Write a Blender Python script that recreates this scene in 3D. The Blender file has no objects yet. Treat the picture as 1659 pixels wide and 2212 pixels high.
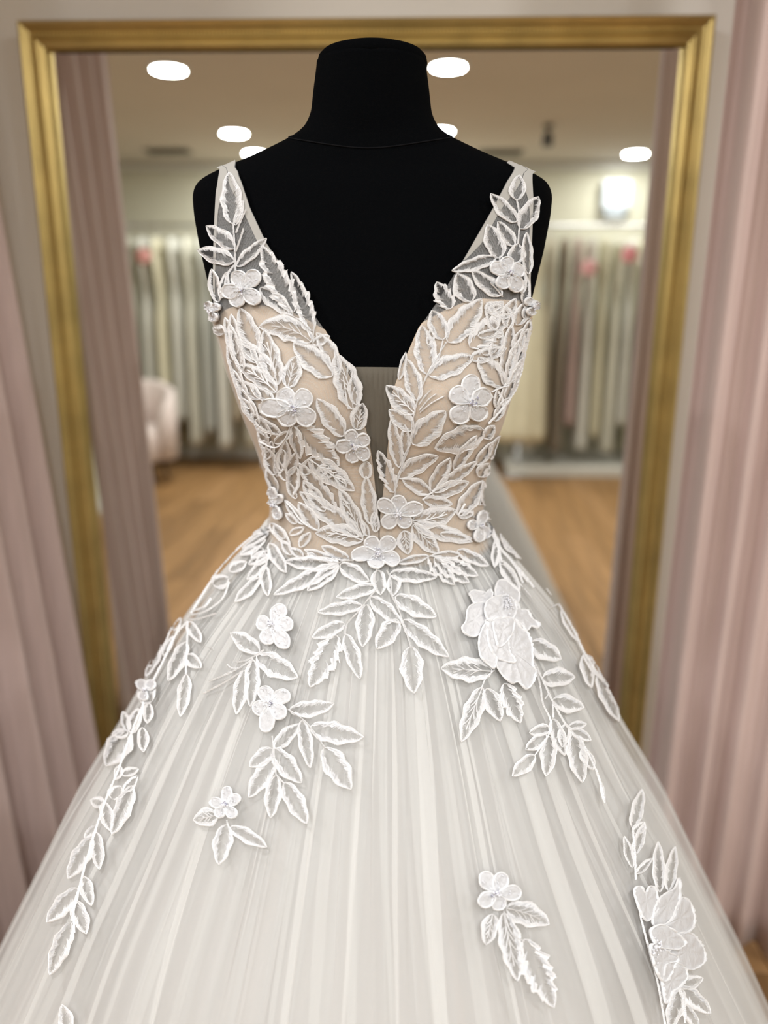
import bpy, math, random
import numpy as np
from mathutils import Vector, Matrix
from mathutils.bvhtree import BVHTree
random.seed(4)
R = math.radians
PI = math.pi
sc = bpy.context.scene
COL = sc.collection

# ------------------------------------------------------------------ camera
PW, PH, FPX = 1659.0, 2212.0, 1661.0
YAW, PITCH, ROLL = R(2.0), R(15.0), R(.25)
CAM = Vector((0, 0, 1.35))
FWD = Vector((-math.sin(YAW) * math.cos(PITCH), math.cos(YAW) * math.cos(PITCH), -math.sin(PITCH)))
_r = Vector((math.cos(YAW), math.sin(YAW), 0))
_u = _r.cross(FWD)
RGT = _r * math.cos(ROLL) + _u * math.sin(ROLL)
UPV = _u * math.cos(ROLL) - _r * math.sin(ROLL)
cd = bpy.data.cameras.new('camera')
cam = bpy.data.objects.new('camera', cd)
COL.objects.link(cam)
m = Matrix((RGT, UPV, -FWD)).transposed().to_4x4()
m.translation = CAM
cam.matrix_world = m
cd.sensor_fit = 'HORIZONTAL'
cd.sensor_width = 36.0
cd.lens = 36.0 * FPX / PW
cd.clip_start = .02
cd.dof.use_dof = True
cd.dof.focus_distance = .76
cd.dof.aperture_fstop = 2.7
sc.camera = cam

# ------------------------------------------------------------------ world, exposure
w = bpy.data.worlds.new('world')
sc.world = w
w.use_nodes = True
w.node_tree.nodes['Background'].inputs[0].default_value = (.9, .93, 1, 1)
w.node_tree.nodes['Background'].inputs[1].default_value = .3
vs = sc.view_settings
vs.view_transform = 'Standard'
vs.look = 'None'
vs.gamma = 1
vs.use_curve_mapping = False
vs.exposure = 0.05
sc.cycles.transparent_max_bounces = 24
sc.cycles.max_bounces = 8

CEIL = 2.5
MIR = 1.7          # the plane of the mirror
BACK = -3.5        # back wall of the shop
LAMPS = [(-1.24, -.86), (.16, -.84), (-1.24, -2.33), (.17, -2.29), (-1.24, -3.05), (1.7, -3.1),
         (.17, -3.05), (1.56, -.84), (-1.24, .55), (1.56, .55)]  # last three are out of view, added to light the gown and room
LAMP_W = 18.0

# ------------------------------------------------------------------ materials
def mat(name, col, rough=.6, metal=0, spec=.3, noise=None, bump=None, sheen=0, emit=0, trans=0):
    mt = bpy.data.materials.new(name)
    mt.use_nodes = True
    nt = mt.node_tree
    b = nt.nodes['Principled BSDF']
    b.inputs['Base Color'].default_value = (*col, 1)
    b.inputs['Roughness'].default_value = rough
    b.inputs['Metallic'].default_value = metal
    b.inputs['Specular IOR Level'].default_value = spec
    if sheen:
        b.inputs['Sheen Weight'].default_value = sheen
    if emit:
        b.inputs['Emission Color'].default_value = (*col, 1)
        b.inputs['Emission Strength'].default_value = emit
    if noise:
        sca, amt = noise[0], noise[1]
        tc = nt.nodes.new('ShaderNodeTexCoord')
        mp = nt.nodes.new('ShaderNodeMapping')
        mp.inputs['Scale'].default_value = noise[2] if len(noise) > 2 else (1, 1, 1)
        nz = nt.nodes.new('ShaderNodeTexNoise')
        nz.inputs['Scale'].default_value = sca
        nz.inputs['Detail'].default_value = 4
        rp = nt.nodes.new('ShaderNodeValToRGB')
        rp.color_ramp.elements[0].position = .3
        rp.color_ramp.elements[1].position = .7
        rp.color_ramp.elements[0].color = (*[c * (1 - amt) for c in col], 1)
        rp.color_ramp.elements[1].color = (*[min(1, c * (1 + amt)) for c in col], 1)
        nt.links.new(tc.outputs['Object'], mp.inputs[0])
        nt.links.new(mp.outputs[0], nz.inputs[0])
        nt.links.new(nz.outputs[0], rp.inputs[0])
        nt.links.new(rp.outputs[0], b.inputs['Base Color'])
    if bump:
        tc = nt.nodes.new('ShaderNodeTexCoord')
        nz = nt.nodes.new('ShaderNodeTexNoise')
        nz.inputs['Scale'].default_value = bump[0]
        bp = nt.nodes.new('ShaderNodeBump')
        bp.inputs['Strength'].default_value = bump[1]
        bp.inputs['Distance'].default_value = .002
        nt.links.new(tc.outputs['Object'], nz.inputs[0])
        nt.links.new(nz.outputs[0], bp.inputs['Height'])
        nt.links.new(bp.outputs[0], b.inputs['Normal'])
    return mt

def tulle(name, col, op, weave=0.0, transl=.45):
    """sheer net: a share of the surface is thread, the rest is hole"""
    mt = bpy.data.materials.new(name)
    mt.use_nodes = True
    nt = mt.node_tree
    nt.nodes.clear()
    out = nt.nodes.new('ShaderNodeOutputMaterial')
    df = nt.nodes.new('ShaderNodeBsdfDiffuse')
    tl = nt.nodes.new('ShaderNodeBsdfTranslucent')
    tp = nt.nodes.new('ShaderNodeBsdfTransparent')
    df.inputs[0].default_value = (*col, 1)
    tl.inputs[0].default_value = (*col, 1)
    m1 = nt.nodes.new('ShaderNodeMixShader')
    m1.inputs[0].default_value = transl
    m2 = nt.nodes.new('ShaderNodeMixShader')
    m2.inputs[0].default_value = op
    nt.links.new(df.outputs[0], m1.inputs[1])
    nt.links.new(tl.outputs[0], m1.inputs[2])
    nt.links.new(tp.outputs[0], m2.inputs[1])
    nt.links.new(m1.outputs[0], m2.inputs[2])
    nt.links.new(m2.outputs[0], out.inputs[0])
    if weave:
        tc = nt.nodes.new('ShaderNodeTexCoord')
        vo = nt.nodes.new('ShaderNodeTexVoronoi')
        vo.feature = 'DISTANCE_TO_EDGE'
        vo.inputs['Scale'].default_value = 1 / weave
        vo.inputs['Randomness'].default_value = .35
        mr = nt.nodes.new('ShaderNodeMapRange')
        mr.inputs['From Min'].default_value = .05
        mr.inputs['From Max'].default_value = .35
        mr.inputs['To Min'].default_value = min(1, op * 1.6)
        mr.inputs['To Max'].default_value = op * .55
        nt.links.new(tc.outputs['Object'], vo.inputs['Vector'])
        nt.links.new(vo.outputs['Distance'], mr.inputs['Value'])
        nt.links.new(mr.outputs[0], m2.inputs[0])
    return mt

M = dict(
    wall=mat('wall paint', (.82, .77, .71), .8, noise=(3, .02)),
    wall_shop=mat('shop wall paint', (.62, .60, .48), .8, noise=(3, .02)),
    ceiling=mat('ceiling paint', (.66, .61, .54), .9, noise=(2, .02)),
    plank_a=mat('oak plank', (.30, .165, .065), .5, noise=(2.2, .22, (9, 1, 1))),
    plank_b=mat('oak plank darker', (.24, .13, .05), .5, noise=(2.2, .25, (9, 1, 1))),
    plank_c=mat('oak plank paler', (.34, .19, .08), .5, noise=(2.2, .22, (9, 1, 1))),
    subfloor=mat('dark joint', (.06, .03, .015), .8),
    gold=mat('brushed gold leaf', (.56, .42, .16), .36, metal=.85, spec=.5, noise=(14, .12)),
    silver=mat('mirror silver', (.88, .89, .85), 0.0, metal=1),
    bevel=mat('bevelled mirror edge', (.84, .86, .80), .06, metal=1),
    backing=mat('mirror backing board', (.10, .07, .05), .8),
    curtain=mat('mauve taffeta curtain', (.62, .475, .435), .55, spec=.3, sheen=.2, noise=(6, .06, (20, 20, 1))),
    track=mat('white metal track', (.7, .7, .68), .4, metal=.3),
    velvet=mat('black jersey', (.0022, .0025, .003), .95, spec=.02, bump=(900, .3)),
    piping=mat('black seam tape', (.006, .006, .007), .85, spec=.08),
    steel=mat('chrome stand', (.6, .6, .6), .2, metal=1),
    knit=mat('taupe rib knit', (.145, .13, .105), .85, spec=.1, bump=(1500, .25)),
    nude=mat('nude satin lining', (.63, .50, .375), .6, spec=.25, noise=(30, .03)),
    lining=mat('blush grey skirt lining', (.53, .475, .45), .7, spec=.2, noise=(5, .03)),
    thread=mat('white embroidery thread', (.82, .82, .83), .5, spec=.3, sheen=.15),
    organza=mat('white organza petal', (.62, .62, .635), .38, spec=.45, bump=(260, .35)),
    bead=mat('clear glass bead', (.82, .83, .88), .08, spec=.9),
    beadb=mat('silver bead lining', (.55, .56, .72), .15, metal=.8),
    tulle_bodice=tulle('sheer bodice tulle', (.84, .84, .84), .29, .0011),
    tulle_bind=tulle('doubled strap tulle', (.88, .86, .81), .86),
    tulle_leaf=tulle('net inside embroidered leaf', (.85, .85, .85), .13),
    tulle_a=tulle('outer skirt tulle', (.90, .90, .885), .31, 0, .2),
    tulle_b=tulle('middle skirt tulle', (.90, .90, .885), .33, 0, .2),
    tulle_c=tulle('inner skirt tulle', (.88, .88, .87), .34, 0, .2),
    lamp=mat('lit lamp diffuser', (1, .97, .92), .5, emit=14),
    lamp_rim=mat('white lamp trim', (.75, .74, .70), .5),
    dark=mat('dark grey metal', (.06, .06, .055), .5),
    vent=mat('grey vent metal', (.22, .21, .18), .6),
    white=mat('white painted wood', (.66, .65, .60), .5),
    chrome=mat('clothes rail steel', (.55, .55, .55), .25, metal=1),
    blush=mat('blush velvet upholstery', (.70, .60, .56), .8, sheen=.4),
    legs=mat('dark walnut', (.07, .04, .025), .4),
    glow=mat('frosted lamp glass', (.62, .68, .74), .4, emit=.15),
)

# ------------------------------------------------------------------ helpers
def mesh(name, v, f, mats, parent=None, smooth=True, fm=None, loc=None):
    me = bpy.data.meshes.new(name)
    me.from_pydata([tuple(p) for p in v], [], f)
    for k in (mats if isinstance(mats, (list, tuple)) else [mats]):
        me.materials.append(M[k])
    if fm:
        me.polygons.foreach_set('material_index', fm)
    if smooth:
        me.polygons.foreach_set('use_smooth', [True] * len(me.polygons))
    me.update()
    o = bpy.data.objects.new(name, me)
    COL.objects.link(o)
    if parent:
        o.parent = parent
    if loc:
        o.location = loc
    return o

def tag(o, label=None, cat=None, group=None, kind=None):
    if label: o['label'] = label
    if cat: o['category'] = cat
    if group: o['group'] = group
    if kind: o['kind'] = kind
    return o

def thing(name, label, cat, loc=(0, 0, 0), group=None):
    o = bpy.data.objects.new(name, None)
    o.empty_display_size = .1
    COL.objects.link(o)
    o.location = loc
    return tag(o, label, cat, group)

class MB:
    def __init__(s): s.v = []; s.f = []; s.m = []
    def add(s, v, f, mi=0):
        n = len(s.v); s.v += [tuple(p) for p in v]
        s.f += [tuple(i + n for i in q) for q in f]; s.m += [mi] * len(f)
    def box(s, x0, x1, y0, y1, z0, z1, c=.0, mi=0):
        if c:                                   # chamfered along all edges of the top and bottom
            v = []
            for z, i in ((z0, c), (z0 + c, 0), (z1 - c, 0), (z1, c)):
                v += [(x0 + i, y0 + i, z), (x1 - i, y0 + i, z), (x1 - i, y1 - i, z), (x0 + i, y1 - i, z)]
            f = [(3, 2, 1, 0), (12, 13, 14, 15)]
            for k in range(3):
                for j in range(4):
                    a = 4 * k + j; b = 4 * k + (j + 1) % 4
                    f.append((a, b, b + 4, a + 4))
            s.add(v, f, mi)
        else:
            v = [(x, y, z) for z in (z0, z1) for x, y in ((x0, y0), (x1, y0), (x1, y1), (x0, y1))]
            s.add(v, [(3, 2, 1, 0), (4, 5, 6, 7), (0, 1, 5, 4), (1, 2, 6, 5), (2, 3, 7, 6), (3, 0, 4, 7)], mi)
    def lathe(s, prof, n=32, c=(0, 0, 0), mi=0, cap=True):
        v = []; f = []
        for r, z in prof:
            for k in range(n):
                t = 2 * PI * k / n
                v.append((c[0] + r * math.cos(t), c[1] + r * math.sin(t), c[2] + z))
        for i in range(len(prof) - 1):
            for k in range(n):
                a = i * n + k; b = i * n + (k + 1) % n
                f.append((a, b, b + n, a + n))
        if cap:
            f.append(tuple(range(n - 1, -1, -1)))
            f.append(tuple(range((len(prof) - 1) * n, len(prof) * n)))
        s.add(v, f, mi)
    def tube(s, pts, r, n=8, mi=0, closed=False):
        pts = [Vector(p) for p in pts]; v = []; f = []; N = len(pts)
        for i, p in enumerate(pts):
            if closed: d = pts[(i + 1) % N] - pts[i - 1]
            else: d = pts[min(i + 1, N - 1)] - pts[max(i - 1, 0)]
            d.normalize()
            a = d.orthogonal() if abs(d.z) > .95 else d.cross(Vector((0, 0, 1)))
            a.normalize(); b = d.cross(a)
            rr = r[i] if isinstance(r, (list, tuple)) else r
            for k in range(n):
                t = 2 * PI * k / n
                v.append(p + a * rr * math.cos(t) + b * rr * math.sin(t))
        for i in range(N if closed else N - 1):
            for k in range(n):
                a = i * n + k; b = i * n + (k + 1) % n
                j = (i + 1) % N
                f.append((a, b, j * n + (k + 1) % n, j * n + k))
        if not closed:
            f.append(tuple(range(n))); f.append(tuple(range((N - 1) * n, N * n))[::-1])
        s.add(v, f, mi)
    def sphere(s, c, r, n=8, m_=5, mi=0, sq=(1, 1, 1)):
        v = [(c[0], c[1], c[2] + r * sq[2])]; f = []
        for i in range(1, m_):
            a = PI * i / m_
            for k in range(n):
                t = 2 * PI * k / n
                v.append((c[0] + r * sq[0] * math.sin(a) * math.cos(t), c[1] + r * sq[1] * math.sin(a) * math.sin(t), c[2] + r * sq[2] * math.cos(a)))
        v.append((c[0], c[1], c[2] - r * sq[2]))
        for k in range(n): f.append((0, 1 + k, 1 + (k + 1) % n))
        for i in range(m_ - 2):
            for k in range(n):
                a = 1 + i * n + k; b = 1 + i * n + (k + 1) % n
                f.append((a, a + n, b + n, b))
        l = len(v) - 1; q = 1 + (m_ - 2) * n
        for k in range(n): f.append((q + k, l, q + (k + 1) % n))
        s.add(v, f, mi)
    def build(s, name, mats, parent=None, smooth=False, loc=None):
        return mesh(name, s.v, s.f, mats, parent, smooth, s.m, loc)

def grid_faces(nr, nc, wrap=False, base=0):
    f = []
    for i in range(nr - 1):
        for j in range(nc if wrap else nc - 1):
            a = base + i * nc + j; b = base + i * nc + (j + 1) % nc
            f.append((a, b, b + nc, a + nc))
    return f

# ------------------------------------------------------------------ room shell
X0, X1 = -3.1, 3.1
WY = MIR + .05
def struct(name, mb, mats, label=None):
    o = mb.build(name, mats)
    o['kind'] = 'structure'
    if label: o['label'] = label
    return o
b = MB(); b.box(X0 - .1, X1 + .1, WY, WY + .1, -.02, CEIL + .1); struct('wall_front', b, 'wall')
b = MB(); b.box(X0 - .1, X1 + .1, BACK - .1, BACK, -.02, CEIL + .1); struct('wall_back', b, 'wall_shop')
b = MB(); b.box(X0 - .1, X0, BACK, WY, -.02, CEIL + .1); struct('wall_left', b, 'wall_shop')
b = MB(); b.box(X1, X1 + .1, BACK, WY, -.02, CEIL + .1); struct('wall_right', b, 'wall_shop')
b = MB(); b.box(X0, X1, BACK, WY, CEIL, CEIL + .1); struct('ceiling', b, 'ceiling')
b = MB(); b.box(X0, X1, BACK, WY, -.06, -.012); fl = struct('floor', b, 'subfloor')
# boards run towards the mirror; staggered ends
PWD = .155
protos = {}
nx = int((X1 - X0) / PWD)
for i in range(nx):
    x0 = X0 + i * PWD
    y = BACK - random.uniform(0, .9)
    while y < WY:
        ln = random.choice((.95, 1.25, 1.55))
        ya, yb = max(y, BACK), min(y + ln, WY)
        y += ln
        if yb - ya < .05: continue
        key = round(yb - ya, 3)
        if key not in protos:
            q = MB(); q.box(0, PWD - .002, 0, yb - ya - .002, -.012, 0, .0015)
            o = q.build('plank', 'plank_a', fl)
            protos[key] = o
        else:
            o = protos[key].copy(); COL.objects.link(o)
        o.location = (x0, ya, 0)
        o.material_slots[0].link = 'OBJECT'
        o.material_slots[0].material = M[random.choice(('plank_a', 'plank_a', 'plank_b', 'plank_c'))]
for nm, a in (('baseboard_back', (X0, X1, BACK, BACK + .015)), ('baseboard_left', (X0, X0 + .015, BACK + .015, WY)),
              ('baseboard_right', (X1 - .015, X1, BACK + .015, WY)), ('baseboard_front', (X0 + .015, X1 - .015, WY - .015, WY))):
    b = MB(); b.box(*a, 0, .09, .004); struct(nm, b, 'white')
b = MB(); b.box(X0, X1, BACK, BACK + .05, CEIL - .07, CEIL, .01); struct('trim_1', b, 'white')

# ------------------------------------------------------------------ ceiling lamps
names = ['left row nearest the mirror', 'middle row nearest the mirror', 'left row halfway to the racks', 'middle row halfway to the racks',
         'left row closest to the gown racks', 'right end above the gown racks', 'middle row closest to the gown racks',
         'unseen, added halfway along the right row', 'unseen, added left of the mirror to light the gown', 'unseen, added right of the mirror to light the gown']
for (x, y), nm in zip(LAMPS, names):
    t = thing('recessed_downlight', 'round white recessed ceiling downlight, ' + nm, 'light', (x, y, CEIL), 'recessed downlights in the shop ceiling')
    q = MB(); q.lathe([(.105, 0), (.105, -.006), (.098, -.012), (.086, -.012), (.08, -.003)], 40, cap=False); q.build('trim_ring', 'lamp_rim', t, True)
    q = MB(); q.lathe([(.081, -.002), (.081, -.005), (.04, -.008), (.002, -.009)], 40); q.build('diffuser', 'lamp', t, True)
    L = bpy.data.lights.new('downlight_lamp', 'AREA')
    L.shape = 'DISK'; L.size = .16; L.energy = LAMP_W * (.5 if y < -3 else 1); L.color = (.975, .988, 1)
    lo = bpy.data.objects.new('downlight_lamp', L); COL.objects.link(lo)
    lo.parent = t; lo.location = (0, 0, -.014)

def vent(x, y, w_, d_, lab):
    t = thing('ceiling_vent', lab, 'vent', (x, y, CEIL))
    q = MB()
    q.box(-w_ / 2, w_ / 2, -d_ / 2, -d_ / 2 + .02, -.012, 0); q.box(-w_ / 2, w_ / 2, d_ / 2 - .02, d_ / 2, -.012, 0)
    q.box(-w_ / 2, -w_ / 2 + .02, -d_ / 2 + .02, d_ / 2 - .02, -.012, 0); q.box(w_ / 2 - .02, w_ / 2, -d_ / 2 + .02, d_ / 2 - .02, -.012, 0)
    q.build('frame', 'vent', t)
    n = int((d_ - .05) / .03)
    for k in range(n):
        q = MB(); yy = -d_ / 2 + .03 + k * .03
        q.add([(-w_ / 2 + .02, yy, -.002), (w_ / 2 - .02, yy, -.002), (w_ / 2 - .02, yy + .016, -.011), (-w_ / 2 + .02, yy + .016, -.011)], [(0, 1, 2, 3)])
        q.build('slat', 'dark', t)
vent(-1.9, -2.98, .34, .2, 'grey slatted air vent in the ceiling at the left')
vent(.66, -3.06, .34, .2, 'grey slatted air vent in the ceiling above the middle rack')
t = thing('ceiling_spotlight', 'small dark cylindrical spotlight hanging below the ceiling', 'light', (.87, -2.14, CEIL))
q = MB(); q.lathe([(.03, 0), (.03, -.02), (.008, -.022), (.008, -.05)], 20); q.build('mount', 'dark', t, True)
q = MB(); q.lathe([(.012, -.05), (.032, -.055), (.036, -.13), (.03, -.13)], 24); q.build('lamp_head', 'dark', t, True)

# ------------------------------------------------------------------ wall mirror
FX0, FX1, FZ0, FZ1 = -.787, .573, .06, 1.891
FW = .052
mt_ = thing('wall_mirror', 'tall wall mirror in a moulded gold frame behind the gown', 'mirror', ((FX0 + FX1) / 2, MIR + .03, FZ0))
ox, oy, oz = mt_.location
q = MB(); q.box(FX0 + .02, FX1 - .02, MIR + .006, MIR + .045, FZ0 + .02, FZ1 - .02)
o = q.build('backing_board', 'backing', mt_, loc=(-ox, -oy, -oz))
IX0, IX1, IZ0, IZ1 = FX0 + FW - .004, FX1 - FW + .004, FZ0 + FW - .004, FZ1 - FW + .004
BV = .026
q = MB(); q.add([(IX0 + BV, MIR, IZ0 + BV), (IX1 - BV, MIR, IZ0 + BV), (IX1 - BV, MIR, IZ1 - BV * .3), (IX0 + BV, MIR, IZ1 - BV * .3)], [(0, 1, 2, 3)])
o = q.build('mirror_glass', 'silver', mt_, loc=(-ox, -oy, -oz))
def bev(a, b_, c, d):
    q = MB(); q.add([a, b_, c, d], [(0, 1, 2, 3)]); q.build('mirror_bevel', 'bevel', mt_, loc=(-ox, -oy, -oz))
e = .0045
bev((IX0, MIR + e, IZ0), (IX0 + BV, MIR, IZ0 + BV), (IX0 + BV, MIR, IZ1 - BV * .3), (IX0, MIR + e, IZ1))
bev((IX1 - BV, MIR, IZ0 + BV), (IX1, MIR + e, IZ0), (IX1, MIR + e, IZ1), (IX1 - BV, MIR, IZ1 - BV * .3))
bev((IX0, MIR + e, IZ0), (IX1, MIR + e, IZ0), (IX1 - BV, MIR, IZ0 + BV), (IX0 + BV, MIR, IZ0 + BV))
# moulding: profile (distance in from the outer edge, height towards the room)
PROF = [(0, -.03), (0, .012), (.003, .021), (.008, .025), (.013, .023), (.016, .017), (.022, .013), (.027, .014), (.030, .0175), (.033, .0175),
        (.036, .013), (.039, .012), (.042, .015), (.046, .0145), (.050, .009), (.052, .003), (.052, -.004)]
def rail(side):
    v = []
    for d, h in PROF:
        y = MIR - h
        if side == 'top': v += [(FX0 + d, y, FZ1 - d), (FX1 - d, y, FZ1 - d)]
        if side == 'bottom': v += [(FX1 - d, y, FZ0 + d), (FX0 + d, y, FZ0 + d)]
        if side == 'left': v += [(FX0 + d, y, FZ0 + d), (FX0 + d, y, FZ1 - d)]
        if side == 'right': v += [(FX1 - d, y, FZ1 - d), (FX1 - d, y, FZ0 + d)]
    f = [(2 * i, 2 * i + 1, 2 * i + 3, 2 * i + 2) for i in range(len(PROF) - 1)]
    o = mesh('frame_rail', v, f, 'gold', mt_, True, loc=(-ox, -oy, -oz))
    o.data.set_sharp_from_angle(angle=R(50))
for s_ in ('top', 'bottom', 'left', 'right'): rail(s_)
q = MB()
bd = .0245; by = MIR - .0135
def beads(p, q2):
    n = int((Vector(q2) - Vector(p)).length / .0075)
    for k in range(n):
        c = Vector(p).lerp(Vector(q2), (k + .5) / n); q.sphere(c, .0036, 6, 4)
beads((FX0 + bd, by, FZ1 - bd), (FX1 - bd, by, FZ1 - bd)); beads((FX0 + bd, by, FZ0 + bd), (FX0 + bd, by, FZ1 - bd)); beads((FX1 - bd, by, FZ0 + bd), (FX1 - bd, by, FZ1 - bd))
o = q.build('bead_moulding', 'gold', mt_, True, loc=(-ox, -oy, -oz)); o['kind'] = 'stuff'

# ------------------------------------------------------------------ curtains
def curtain(name, label, top, bot, nf, amp, z0, z1, seed):
    rnd = random.Random(seed)
    def path(pts, u):
        L = [0]
        for i in range(len(pts) - 1): L.append(L[-1] + (Vector(pts[i + 1]) - Vector(pts[i])).length)
        s = u * L[-1]
        for i in range(len(pts) - 1):
            if s <= L[i + 1] or i == len(pts) - 2:
                k = (s - L[i]) / (L[i + 1] - L[i]); a = Vector(pts[i]); b_ = Vector(pts[i + 1])
                d = (b_ - a).normalized(); return a.lerp(b_, k), Vector((-d.y, d.x))
    n = nf * 14; nz = 30
    ph = [rnd.uniform(0, 6.28) for _ in range(6)]
    v = []
    for j in range(nz + 1):
        k = j / nz; z = z1 + (z0 - z1) * k
        for i in range(n + 1):
            u = i / n
            a, na = path(top, u); b_, nb = path(bot, u)
            p = a.lerp(b_, k); nn = na.lerp(nb, k).normalized()
            uu = u + .012 * math.sin(9 * u + ph[0]) + .01 * math.sin(17 * u + ph[1])
            fo = math.sin(2 * PI * nf * uu + .25 * math.sin(2 * k + ph[3])) + .35 * math.sin(2 * PI * nf * .5 * uu + ph[2]) + .25 * math.sin(2 * PI * nf * 2.1 * uu + ph[4])
            am = amp * (.75 + .35 * math.sin(5 * u + ph[5])) * (.85 + .3 * k)
            p = p + nn * am * fo
            v.append((p.x, p.y, z + .004 * math.sin(20 * u)))
    t = thing(name, label, 'curtain', (top[0][0], top[0][1], z0))
    o = mesh('curtain_panel', v, grid_faces(nz + 1, n + 1), 'curtain', t, True, loc=(-top[0][0], -top[0][1], -z0))
    sd = o.modifiers.new('cloth thickness', 'SOLIDIFY'); sd.thickness = .003
    q = MB(); 
    tp = [(*path(top, i / 20)[0], z1 + .02) for i in range(21)]
    q.tube([Vector(p) - Vector((top[0][0], top[0][1], z0)) for p in tp], .011, 8)
    q.build('curtain_rod', 'track', t, True)
    for i in range(nf):
        c, _ = path(top, (i + .5) / nf)
        q = MB(); q.tube([(c.x - top[0][0] + .017 * math.cos(a), c.y - top[0][1], z1 - z0 + .012 + .017 * math.sin(a)) for a in [2 * PI * k / 12 for k in range(12)]], .002, 5, closed=True)
        q.build('curtain_ring', 'track', t, True)
    q = MB()
    for u in (.02, .98):
        c, _ = path(top, u); q.tube([(c.x - top[0][0], c.y - top[0][1], z1 - z0 + .02), (c.x - top[0][0], c.y - top[0][1], CEIL - z0)], .006, 8)
    q.build('rod_hanger', 'track', t, True)
    return t
curtain('fitting_room_curtain', 'mauve pleated curtain at the left of the gold mirror', [(-.91, 1.63), (-.905, 1.30), (-.885, 1.0), (-1.3, .85)],
        [(-.735, 1.61), (-.765, 1.35), (-.81, 1.0), (-1.2, .80)], 10, .026, .015, 2.40, 3)
curtain('fitting_room_curtain', 'mauve pleated curtain at the right of the gold mirror', [(.535, 1.48), (.68, 1.43), (.83, 1.39)],
        [(.515, 1.47), (.66, 1.42), (.80, 1.37)], 5, .028, .02, 2.40, 8)

# ------------------------------------------------------------------ dress form (body surface)
CX, CY = -.045, .87
TZ = [1.00, 1.06, 1.09, 1.11, 1.126, 1.148, 1.175, 1.202, 1.229, 1.255, 1.280, 1.306, 1.331, 1.355, 1.379, 1.408, 1.441, 1.462, 1.474, 1.481, 1.489, 1.498, 1.509, 1.517, 1.526, 1.539, 1.561, 1.586]
TA = [.150, .138, .127, .121, .119, .119, .125, .131, .140, .148, .156, .162, .168, .172, .177, .183, .188, .189, .184, .172, .152, .126, .100, .081, .069, .062, .059, .055]
TF = [.115, .105, .098, .096, .096, .097, .101, .106, .112, .117, .119, .119, .117, .113, .108, .100, .088, .080, .074, .070, .067, .064, .061, .060, .060, .0595, .058, .055]
TB = [.12, .105, .097, .094, .094, .095, .098, .102, .105, .108, .110, .110, .108, .105, .101, .095, .085, .078, .073, .069, .066, .063, .060, .059, .059, .0585, .057, .055]
_tz = np.arange(.96, 1.62, .002)
_g = np.exp(-np.linspace(-2.2, 2.2, 9) ** 2 / 2); _g /= _g.sum()
def _smooth(t): return np.convolve(np.pad(np.interp(_tz, TZ, t), 4, mode='edge'), _g, 'valid')
TA, TF, TB = _smooth(TA), _smooth(TF), _smooth(TB)
def tint(t, z): return float(np.interp(z, _tz, t))
def torso(th, z, off=0.0):
    a, f_, b_ = tint(TA, z) + off, tint(TF, z) + off, tint(TB, z) + off
    c, s = math.cos(th), math.sin(th); ex = 2 / 2.25
    x = a * math.copysign(abs(c) ** ex, c)
    y = (b_ if s > 0 else f_) * math.copysign(abs(s) ** ex, s)
    if s < 0:
        for q in (-1, 1):
            zz = (z - 1.243) / (.062 if z > 1.243 else .048)
            y -= .030 * math.exp(-((x - q * .082) / .052) ** 2 - zz * zz)
    return Vector((CX + .007 * float(np.interp(z, (1.1, 1.35), (1, 0))) + x, CY + y, z))

form = thing('dress_form', 'black fabric dress form with a tall neck wearing the gown', 'mannequin', (CX, CY, 0))
FL = (-CX, -CY, 0)
zs = []
for i in range(len(TZ) - 1):
    n = max(2, int((TZ[i + 1] - TZ[i]) / .0035))
    for k in range(n): zs.append(TZ[i] + (TZ[i + 1] - TZ[i]) * k / n)
zs.append(TZ[-1])
NT = 144
v = []
lowz = [.86, .88, .93]
for z in lowz:
    k = {.86: .10, .88: .165, .93: .165}[z]
    for j in range(NT):
        t = 2 * PI * j / NT; v.append((CX + k * math.cos(t), CY + .8 * k * math.sin(t), z))
for z in zs:
    for j in range(NT): v.append(torso(2 * PI * j / NT, z))
f = grid_faces(len(zs) + 3, NT, True); f.append(tuple(range(NT))[::-1])
f.append(tuple(range((len(zs) + 2) * NT, (len(zs) + 3) * NT)))
mesh('torso', v, f, 'velvet', form, True, loc=FL)
q = MB(); q.lathe([(.0552, 0), (.0556, .003), (.0545, .008), (.051, .0115), (.045, .0135), (.03, .0145), (.002, .015)], 64); q.build('neck_cap', 'velvet', form, True, loc=(0.001, 0, 1.584))
q = MB(); q.lathe([(.016, .03), (.016, .90)], 20); q.build('stand_pole', 'steel', form, True)
q = MB(); q.lathe([(.19, 0), (.19, .012), (.17, .02), (.03, .03), (.022, .05)], 48); q.build('stand_base', 'steel', form, True)

# ------------------------------------------------------------------ skirt surface
SZ = [1.12, 1.10, 1.06, 1.0, .93, .85, .75, .65, .5, .3, 0.]
SR = [.121, .131, .166, .219, .266, .312, .376, .428, .508, .607, .735]
_zz = np.linspace(1.12, 0, 225)
_rr = np.interp(-_zz, [-z for z in SZ], SR)
_k = np.exp(-np.linspace(-2, 2, 13) ** 2); _k /= _k.sum()
_rs = np.convolve(np.pad(_rr, 6, mode='reflect', reflect_type='odd'), _k, 'valid')
def srad(z): return float(np.interp(-z, -_zz, _rs))
def skirt(th, z, dr=0.0):
    r = srad(z) + dr
    k = min(1, max(0, (1.11 - z) / .25)); by_ = r * (.80 + .20 * k)
    s = math.sin(th)
    return Vector((CX + .006 * (1 - k) + r * math.cos(th), CY + by_ * s, z + (.012 * min(0, s) if z > 1.05 else .012 * min(0, s) * max(0, (z - .6) / .45))))

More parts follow.
